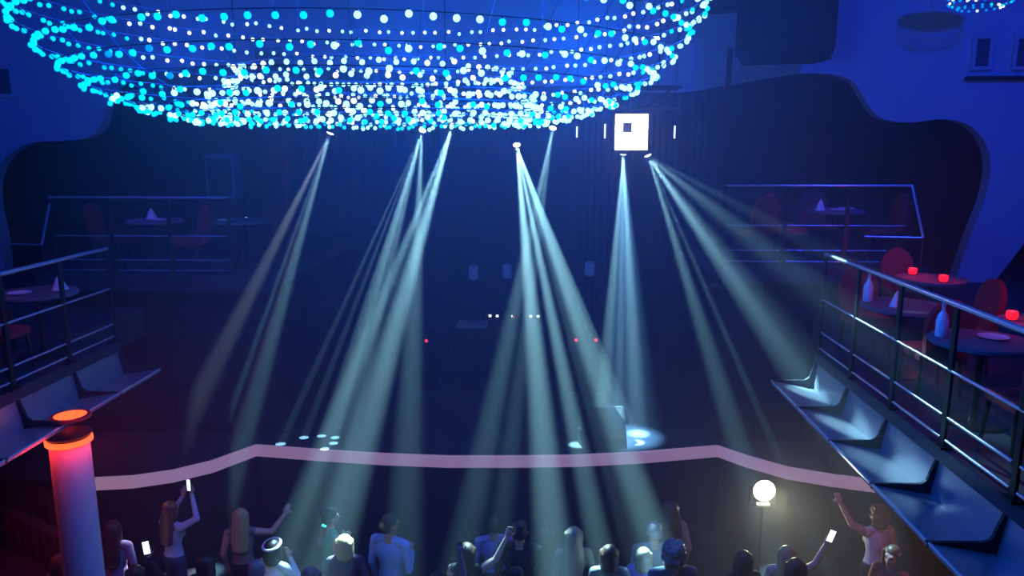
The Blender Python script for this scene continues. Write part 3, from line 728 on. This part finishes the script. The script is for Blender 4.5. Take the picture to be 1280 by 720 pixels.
# flood lamp at the stage skirt
q = PZ(955, 613, 1.0); q = PY(955, 613, 9.55)
t = thing('flood_lamp', 'glaring round flood lamp at the stage skirt above the blonde dancer', 'stage light', (q.x, q.y, 0))
M = Matrix.Translation((0, 0, q.z)) @ Matrix.Rotation(math.radians(90 - 4), 4, 'X')
MB().lathe([(0.05, -0.16), (0.11, -0.12), (0.15, -0.03), (0.158, 0.0), (0.15, 0.01)], 28, M).build('housing', M_BLACK, t, True)
MB().lathe([(0.145, 0.012), (0.12, 0.03), (0.06, 0.042), (0.001, 0.045)], 28, M).build('lens', glow('flood_glow', (1.0, 0.97, 0.8), 9.0), t, True)
for s in (-1, 1): MB().box((s * 0.17 - 0.008, 0.02, q.z - 0.24), (s * 0.17 + 0.008, 0.06, q.z + 0.03)).build('yoke_arm', M_BLACKM, t)
MB().box((-0.178, 0.02, q.z - 0.25), (0.178, 0.06, q.z - 0.235)).build('yoke_bar', M_BLACKM, t)
MB().box((-0.085, -0.03, q.z - 0.205), (0.085, 0.03, q.z - 0.18), bev=0.006).build('white_bar', glow('bar_glow', (1.0, 0.97, 0.85), 1.4), t)  # small white bar with an even glow of its own
MB().tube([(0, 0.04, 0), (0, 0.04, q.z - 0.25)], 0.02, 8).build('stand', M_BLACKM, t, True)
MB().lathe([(0.22, 0), (0.22, 0.02), (0.03, 0.05)], 20).build('foot', M_BLACKM, t, True)
spot('flood_lamp_light', (q.x, q.y - 0.2, q.z), (q.x + 0.1, q.y - 3.0, q.z + 0.3), 110, (1.0, 1.0, 0.72), 65, 1.0, 0.1)

# ------------------------------------------------------------------ white column with red lamps
pc = PZ(86, 548, 3.1)
pc = Vector((pc.x, pc.y, 0))
t = thing('column', 'white round column with a glowing red ring at its top under the balcony', 'column', pc)
zc = 3.08
MB().lathe([(0.235, 0.0), (0.235, 0.10), (0.20, 0.13), (0.19, 0.2), (0.185, zc - 0.02)], 36).build('shaft', M_COLUMN, t, True)
MB().lathe([(0.20, zc - 0.02), (0.215, zc - 0.015), (0.215, zc + 0.03), (0.20, zc + 0.035)], 36).build('ring_lamp', glow('ring_red', (1.0, 0.10, 0.02), 2.2), t, True)
MB().lathe([(0.19, zc + 0.03), (0.20, zc + 0.05), (0.22, zc + 0.075)], 36).build('capital', M_BLACKM, t, True)
for k in range(6):
    a = 2 * math.pi * k / 6
    point('ring_lamp_light', (pc.x + 0.34 * math.cos(a), pc.y + 0.34 * math.sin(a), zc - 0.03), 2.2, (1.0, 0.03, 0.04), 0.04)
q = PZ(88, 521, 3.285)
t = thing('disc_lamp', 'round red disc lamp on the ledge above the white column', 'lamp', q)
MB().lathe([(0.165, 0.0), (0.165, 0.012), (0.15, 0.02), (0.001, 0.022)], 36).build('diffuser', glow('disc_red', (1.0, 0.09, 0.015), 2.6), t, True)
MB().lathe([(0.165, -0.01), (0.19, -0.01), (0.19, 0.018), (0.168, 0.02)], 36).build('rim', mat('red_rim', (0.4, 0.02, 0.02), 0.4), t, True)
point('disc_lamp_light', (q.x, q.y, q.z + 0.12), 0.6, (1.0, 0.04, 0.03), 0.06)
# red lamp and booth seats under that balcony
for i, (px, py, lab) in enumerate(((20, 612, 'curved red booth seat under the dim balcony beside the white column'), (35, 672, 'curved red booth seat lower under the dim balcony'))):
    q = PZ(px, py, 0.9)
    t = thing('booth_seat', lab, 'sofa', (q.x - 0.2, q.y, 0), rz=-0.5, group='booth seats under the balcony')
    MB().box((-0.8, -0.3, 0.12), (0.8, 0.3, 0.45), bev=0.06).build('seat', M_RED, t, True)
    n = 7
    for k in range(n): MB().box((-0.8 + 1.6 * k / n + 0.01, 0.22, 0.42), (-0.8 + 1.6 * (k + 1) / n - 0.01, 0.40, 0.98), bev=0.05).build('back_cushion', M_RED, t, True)
    MB().box((-0.75, -0.25, 0.0), (0.75, 0.3, 0.13)).build('plinth', M_WOOD, t)
point('under_balcony_lamp', (-5.9, 7.2, 2.4), 6, (1.0, 0.05, 0.06), 0.08)
point('under_balcony_lamp', (4.3, 7.4, 2.4), 9, (1.0, 0.08, 0.2), 0.08)

# ------------------------------------------------------------------ people on the dance floor
def remeshed(mb, voxel, smooth_it, name):
    me_ = bpy.data.meshes.new('tmp'); me_.from_pydata(mb.v, [], mb.f)
    o = bpy.data.objects.new('tmp', me_); col.objects.link(o)
    r = o.modifiers.new('r', 'REMESH'); r.mode = 'VOXEL'; r.voxel_size = voxel
    if smooth_it: sm = o.modifiers.new('s', 'SMOOTH'); sm.factor = 0.5; sm.iterations = smooth_it
    res = bpy.data.meshes.new_from_object(o.evaluated_get(bpy.context.evaluated_depsgraph_get()))
    bpy.data.objects.remove(o); bpy.data.meshes.remove(me_)
    res.name = name; res.polygons.foreach_set('use_smooth', [True] * len(res.polygons))
    return res
SKIN = {'fair': mat('skin_fair', (0.62, 0.38, 0.29), 0.5), 'tan': mat('skin_tan', (0.42, 0.24, 0.16), 0.5)}
HAIR = {k: mat('hair_' + k, c, 0.45, noise=0.35, nscale=40) for k, c in dict(dark=(0.02, 0.014, 0.012), brown=(0.07, 0.035, 0.02), auburn=(0.16, 0.045, 0.025), blonde=(0.55, 0.40, 0.17), ash=(0.30, 0.25, 0.18), grey=(0.25, 0.23, 0.22)).items()}
def fabric(name, c): return mat('cloth_' + name, c, 0.85, noise=0.18, nscale=14)
M_EYE = mat('eye_dark', (0.02, 0.015, 0.012), 0.2); M_SHOE = mat('shoe_leather', (0.015, 0.013, 0.012), 0.4); M_LIPS = mat('lips', (0.40, 0.14, 0.13), 0.5)
ARMS = {  # elbow, wrist (for the right arm, +x; mirrored for the left), finger direction
    'down': ((0.235, -0.03, 1.13), (0.235, 0.06, 0.90), (0, 0.25, -1)),
    'bent': ((0.25, -0.04, 1.13), (0.16, 0.19, 1.20), (-0.5, 0.7, 0.4)),
    'phone': ((0.27, 0.16, 1.36), (0.10, 0.27, 1.64), (-0.15, 0.25, 1)),
    'phonehigh': ((0.33, 0.12, 1.50), (0.17, 0.20, 1.76), (-0.2, 0.15, 1)),
    'wave': ((0.33, 0.03, 1.50), (0.45, 0.10, 1.73), (0.35, 0.1, 1)),
    'high': ((0.28, 0.04, 1.63), (0.24, 0.08, 1.87), (0.0, 0.1, 1)),
    'out': ((0.36, 0.05, 1.36), (0.50, 0.16, 1.53), (0.4, 0.4, 0.9)),
    'face': ((0.27, 0.10, 1.22), (0.13, 0.13, 1.45), (-0.35, -0.1, 1)),
}
class Fig:
    def __init__(s): s.mb = MB(); s.pr = []
    def e(s, c, r, t):
        c = Vector(c); s.mb.ball(c, r, 12, 8); s.pr.append((c.x, c.y, c.z, *(r if hasattr(r, '__len__') else (r, r, r)), t))
    def bone(s, a, b, ra, rb, t, k=None):
        a, b = Vector(a), Vector(b); k = k or max(3, int((b - a).length / (min(ra, rb) * 0.45)))
        for i in range(k + 1):
            u = i / k; s.e(a.lerp(b, u), ra + (rb - ra) * u, t)
def person(label, px, py, h=1.7, turn=0.0, head_turn=0.0, arms=('down', 'down'), hair=('short', 'dark'), top=('x', (0.1, 0.1, 0.1)), bottom=('trousers', (0.02, 0.02, 0.03)), skin='fair', sleeve='long', female=True, headband=None, lean=0.0):
    """px,py = where the top of the head shows"""
    p = PZ(px, py, h); S = h / 1.70
    root_loc = (p.x, p.y, 0); f = Fig()
    sw = 0.165 if female else 0.195
    T, B, K = 1, 2, 0
    # legs
    for s in (-1, 1):
        hip = (s * 0.088, 0, 0.93); knee = (s * 0.10, 0.02, 0.50); ank = (s * 0.105, -0.01, 0.09)
        f.bone(hip, knee, 0.088, 0.058, B); f.bone(knee, ank, 0.057, 0.04, B)
        f.bone((s * 0.105, -0.03, 0.045), (s * 0.125, 0.13, 0.035), 0.042, 0.032, 3)
    # torso: one smooth run of cross-sections from the hips to the collar
    wz = 0.0 if female else 0.016
    zs_ = [0.90, 0.97, 1.05, 1.14, 1.24, 1.33, 1.39]
    xs_ = [0.140, 0.155, 0.132 + wz, 0.122 + wz, sw - 0.018, sw - 0.008, sw - 0.05]; ys_ = [0.105, 0.112, 0.098, 0.093, 0.108, 0.096, 0.07]
    for z in np.arange(0.90, 1.391, 0.018):
        f.e((0, -0.012 if z < 1.0 else 0, z), (float(np.interp(z, zs_, xs_)), float(np.interp(z, zs_, ys_)), 0.035), B if z < 1.0 else T)
    for s in (-1, 1):
        f.e((s * sw * 0.95, 0, 1.395), 0.058, T); f.bone((s * 0.06, -0.005, 1.43), (s * sw * 0.9, -0.005, 1.405), 0.045, 0.055, T)
        if female: f.e((s * 0.07, 0.085, 1.26), (0.06, 0.045, 0.055), T)
    f.bone((0, -0.01, 1.40), (0, 0.01, 1.52), 0.055, 0.05, K)
    # head (own turn)
    Hm = Matrix.Translation((0, 0.012, 1.50)) @ Matrix.Rotation(head_turn, 4, 'Z') @ Matrix.Translation((0, 0, -1.50))
    def he(c, r, t): f.e(Hm @ Vector(c), r, t)
    he((0, -0.012, 1.615), (0.078, 0.094, 0.088), K); he((0, 0.02, 1.565), (0.064, 0.072, 0.075), K); he((0, 0.045, 1.515), (0.042, 0.04, 0.032), K)
    he((0, 0.098, 1.572), (0.012, 0.017, 0.018), K); he((0, 0.092, 1.592), (0.009, 0.012, 0.025), K)
    for s in (-1, 1):
        he((s * 0.078, -0.005, 1.58), (0.012, 0.02, 0.03), K); he((s * 0.032, 0.083, 1.60), (0.014, 0.010, 0.009), 4); he((s * 0.032, 0.08, 1.622), (0.024, 0.012, 0.008), K)
    he((0, 0.084, 1.538), (0.024, 0.012, 0.009), 5)
    # arms and hands
    tips = []
    for s, pose in zip((-1, 1), arms):
        el, wr, fd = [Vector((s * q[0], q[1], q[2])) for q in ARMS[pose]]
        sh = Vector((s * sw * 1.0, 0, 1.395)); ts = T if sleeve in ('long', 'short') else K; tl = T if sleeve == 'long' else K
        mid = sh.lerp(el, 0.55)
        f.bone(sh, mid, 0.055, 0.048, ts); f.bone(mid, el, 0.048, 0.042, T if sleeve == 'long' else K); f.bone(el, wr, 0.042, 0.028, tl)
        fd.normalize(); side = fd.cross(Vector((0, 1, 0.2))).normalized() * s; nrm = fd.cross(side).normalized()
        palm = wr + fd * 0.055
        f.bone(wr + fd * 0.01, palm + fd * 0.025, 0.026, 0.028, K); f.bone(palm - side * 0.022, palm + side * 0.022, 0.020, 0.020, K)
        for k_, ln in enumerate((0.062, 0.072, 0.068, 0.052)):
            b0 = palm + fd * 0.03 + side * (-0.03 + 0.02 * k_); spread = side * (-0.012 + 0.008 * k_)
            j1 = b0 + (fd + spread * 3) * ln * 0.5; j2 = j1 + (fd * 0.8 + nrm * 0.5) * ln * 0.5
            f.bone(b0, j1, 0.0105, 0.010, K, 4); f.bone(j1, j2, 0.010, 0.0085, K, 4)
        b0 = palm - side * 0.03 - fd * 0.02; j1 = b0 - side * 0.03 + fd * 0.022; j2 = j1 - side * 0.008 + fd * 0.03
        f.bone(b0, j1, 0.013, 0.0115, K, 4); f.bone(j1, j2, 0.0115, 0.0095, K, 4)
        tips.append((palm + fd * 0.05, fd, nrm))
    me_ = remeshed(f.mb, 0.0125, 3, 'person')
    pr = np.array(f.pr); n = len(me_.polygons); cen = np.empty(n * 3); me_.polygons.foreach_get('center', cen); cen = cen.reshape(-1, 3)
    d = np.sqrt((((cen[:, None, :] - pr[None, :, :3]) / pr[None, :, 3:6]) ** 2).sum(2))
    d = (d - 1) * pr[None, :, 3:6].min(2)
    idx = pr[d.argmin(1), 6].astype(int)
    for m_ in (SKIN[skin], fabric(*top), fabric(*bottom), M_SHOE, M_EYE, M_LIPS): me_.materials.append(m_)
    me_.polygons.foreach_set('material_index', idx)
    o = link('person', me_, None, root_loc); o.scale = (S, S, S); o.rotation_euler = (0, lean, turn)
    tag(o, label, 'person', 'people on the dance floor')
    # hair
    style, hc = hair; g = MB()
    def hb(c, r): g.ball(Hm @ Vector(c), r, 12, 8)
    hb((0, -0.022, 1.635), (0.088, 0.098, 0.085)); hb((0, -0.05, 1.60), (0.084, 0.075, 0.09))
    if style == 'long':
        for z in np.linspace(1.62, 1.20, 14):
            k = (1.62 - z) / 0.42
            hb((0, -0.065 - 0.045 * k, z), (0.088 + 0.03 * math.sin(k * 2.6), 0.05, 0.05))
        for s in (-1, 1):
            for z in np.linspace(1.63, 1.34, 9): hb((s * 0.082, -0.02 - 0.03 * (1.63 - z), z), (0.024, 0.045, 0.04))
    elif style == 'bob':
        for z in np.linspace(1.62, 1.46, 6): hb((0, -0.055, z), (0.098, 0.06, 0.05))
        for s in (-1, 1):
            for z in np.linspace(1.63, 1.48, 5): hb((s * 0.084, -0.005, z), (0.024, 0.05, 0.035))
    elif style == 'bun':
        hb((0, -0.10, 1.70), (0.045, 0.045, 0.042))
    elif style == 'curly':
        for _ in range(110):
            a = random.uniform(0, 2 * math.pi); z = random.uniform(1.45, 1.72); r_ = 0.10 * math.sqrt(max(0.05, 1 - ((z - 1.6) / 0.16) ** 2))
            if math.sin(a) > 0.35 and z < 1.64: continue
            hb((r_ * math.cos(a), -0.03 + r_ * math.sin(a), z), 0.027)
    hm = remeshed(g, 0.011, 2, 'hair')
    co = np.empty(len(hm.vertices) * 3); hm.vertices.foreach_get('co', co); co = co.reshape(-1, 3)
    a = np.arctan2(co[:, 1] + 0.03, co[:, 0]); rip = 1 + 0.02 * np.sin(a * 26 + co[:, 2] * 9) + 0.012 * np.sin(a * 47 - co[:, 2] * 14)
    co[:, 0] *= rip; co[:, 1] = (co[:, 1] + 0.03) * rip - 0.03
    hm.vertices.foreach_set('co', co.ravel()); hm.materials.append(HAIR[hc]); link('hair', hm, o)
    if headband:
        m = MB(); m.tube([Hm @ Vector((0.093 * math.cos(q), -0.02 + 0.105 * math.sin(q), 1.66 + 0.02 * math.sin(q))) for q in np.linspace(0, 2 * math.pi, 28)[:-1]], 0.016, 8, closed=True)
        m.build('headband', fabric('headband', headband), o, True)
    W = Matrix.Translation(root_loc) @ Matrix.Rotation(turn, 4, 'Z') @ Matrix.Rotation(lean, 4, 'Y') @ Matrix.Scale(S, 4)
    return o, [(W @ a_, (W.to_3x3() @ b_).normalized(), (W.to_3x3() @ c_).normalized()) for a_, b_, c_ in tips]

def phone(tip, label, lit=(0.9, 0.95, 1.0)):
    c, fd, nrm = tip
    t = thing('phone', label, 'phone', c + nrm * 0.028 + fd * 0.02, group='phones held up in the crowd')
    zdir = fd; ydir = nrm; xdir = ydir.cross(zdir).normalized(); ydir = zdir.cross(xdir)
    t.rotation_euler = Matrix((xdir, ydir, zdir)).transposed().to_euler()
    MB().box((-0.037, -0.004, -0.075), (0.037, 0.004, 0.075), bev=0.003).build('case', M_BLACK, t)
    sgn = -1 if (ydir.y > 0) else 1
    MB().box((-0.033, sgn * 0.0046 - 0.0005, -0.068), (0.033, sgn * 0.0046 + 0.0005, 0.068)).build('screen', glow('phone_screen', lit, 2.2), t)

PI = math.pi
o, tp = person('woman with long auburn hair in a pale blue top holding up a lit phone', 212, 628, 1.66, turn=-0.45, arms=('phone', 'phonehigh'), hair=('long', 'auburn'), top=('pale_blue', (0.55, 0.62, 0.78)), bottom=('jeans', (0.05, 0.07, 0.13)))
phone(tp[1], 'lit phone held up by the woman in the pale blue top')
person('woman with very long blonde hair reaching one arm out', 300, 637, 1.64, turn=0.1, arms=('down', 'out'), hair=('long', 'blonde'), top=('ash_top', (0.25, 0.22, 0.18)), sleeve='none')
person('dancer in a green dress with dark swept-up hair', 412, 637, 1.68, turn=-0.9, arms=('bent', 'down'), hair=('bun', 'dark'), top=('green', (0.02, 0.42, 0.22)), bottom=('green', (0.02, 0.42, 0.22)), sleeve='none')
person('person with bright blonde bob and a dark plum top', 430, 670, 1.66, turn=0.15, arms=('down', 'bent'), hair=('bob', 'blonde'), top=('plum', (0.10, 0.05, 0.10)))
person('dancer in a white shirt with a white headband and one hand raised', 340, 676, 1.66, turn=-0.3, arms=('down', 'face'), hair=('bob', 'dark'), top=('white', (0.75, 0.76, 0.78)), headband=(0.8, 0.8, 0.82))
person('short-haired man with a brightly lit crown beside the white headband dancer', 320, 702, 1.76, turn=0.2, hair=('short', 'grey'), top=('charcoal', (0.06, 0.06, 0.07)), female=False)
person('person with a dark bob below the woman holding up her phone', 256, 695, 1.62, turn=-0.2, hair=('bob', 'dark'), top=('black', (0.02, 0.02, 0.022)))
person('person with pale ash hair between the headband dancer and the blonde bob', 388, 710, 1.66, turn=0.0, hair=('bob', 'ash'), top=('navy', (0.03, 0.04, 0.09)))
person('broad man in a bright blue shirt with cropped dark hair', 487, 645, 1.80, turn=-0.35, head_turn=-0.6, arms=('down', 'bent'), hair=('short', 'brown'), top=('bright_blue', (0.22, 0.34, 0.80)), female=False, skin='tan')
person('dark-haired person with one pale arm raised beside the blue shirt man', 583, 680, 1.66, turn=0.0, arms=('down', 'wave'), hair=('bob', 'brown'), top=('black', (0.02, 0.02, 0.022)), sleeve='none')
o, tp = person('person in black lifting one hand next to the broad man', 548, 716, 1.60, turn=0.1, arms=('down', 'high'), hair=('bob', 'dark'), top=('black', (0.02, 0.02, 0.022)), sleeve='none')
person('person in a lavender shirt standing close to the stage skirt', 617, 647, 1.62, turn=0.2, hair=('short', 'dark'), top=('lavender', (0.30, 0.25, 0.55)), female=False, skin='tan')
person('person in black with a bright spot of light on dark hair', 650, 652, 1.82, turn=-0.1, hair=('short', 'dark'), top=('black', (0.02, 0.02, 0.022)), female=False)
person('woman with long auburn hair in a wine red top', 683, 661, 1.60, turn=0.0, hair=('long', 'auburn'), top=('wine', (0.22, 0.03, 0.06)), sleeve='short')
person('person in a moss grey top inside the beam beside the wine red top', 717, 660, 1.74, turn=0.1, hair=('long', 'ash'), top=('moss', (0.14, 0.16, 0.13)))
person('person in slate grey with a beam falling on the crown', 762, 683, 1.70, turn=0.0, arms=('bent', 'bent'), hair=('bob', 'brown'), top=('slate', (0.16, 0.18, 0.20)))
person('tall woman with long light brown hair in a dusty pink top', 838, 628, 1.78, turn=0.25, hair=('long', 'brown'), top=('dusty_pink', (0.35, 0.16, 0.18)))
person('person in a grey shirt before the tall woman in dusty pink', 818, 654, 1.72, turn=0.1, hair=('short', 'grey'), top=('grey', (0.22, 0.23, 0.25)), female=False)
person('person in a violet top below the tall woman in dusty pink', 805, 686, 1.56, turn=-0.4, arms=('bent', 'bent'), hair=('bob', 'ash'), top=('violet', (0.20, 0.15, 0.55)), sleeve='long')
person('person with a curly grey head in a blue grey jacket', 842, 680, 1.84, turn=0.15, hair=('curly', 'grey'), top=('blue_grey', (0.12, 0.14, 0.20)), female=False)
person('person with dark bobbed hair left of the blonde raising her phone'.replace('left of', 'beside'), 930, 690, 1.66, turn=0.2, hair=('bob', 'dark'), top=('black', (0.02, 0.02, 0.022)))
o, tp = person('blonde woman in a cream top raising a phone under the flood lamp', 984, 684, 1.60, turn=-0.15, arms=('down', 'wave'), hair=('long', 'blonde'), top=('cream', (0.60, 0.55, 0.42)), sleeve='none')
phone(tp[1], 'phone raised by the blonde woman under the flood lamp')
person('person with smooth light brown hair close before the blonde with the phone', 996, 700, 1.78, turn=0.0, hair=('bob', 'brown'), top=('lilac', (0.35, 0.28, 0.42)))
person('woman with curly auburn hair waving beside the ledge trays', 1100, 634, 1.72, turn=0.2, arms=('wave', 'down'), hair=('curly', 'auburn'), top=('white', (0.75, 0.76, 0.78)), sleeve='none')
person('person with face turned back beside the waving woman with curly hair', 1117, 684, 1.66, turn=2.3, hair=('bob', 'brown'), top=('rust', (0.30, 0.08, 0.05)))
person('person in a mauve top standing next to the white column', 140, 652, 1.68, turn=0.0, hair=('long', 'brown'), top=('mauve', (0.40, 0.26, 0.40)))
person('person with a reddish head of hair before the white column', 74, 694, 1.62, turn=-0.2, hair=('bob', 'auburn'), top=('mauve_grey', (0.28, 0.22, 0.30)))
o, tp = person('person in dark clothes holding a phone low beside the mauve top', 168, 708, 1.60, turn=0.3, arms=('down', 'phone'), hair=('bob', 'brown'), top=('black', (0.02, 0.02, 0.022)))
phone(tp[1], 'phone held beside the person in the mauve top')
person('person with dark hair whose crown just shows beside the pale raised arm', 645, 710, 1.64, turn=0.0, hair=('short', 'dark'), top=('black', (0.02, 0.02, 0.022)), female=False)
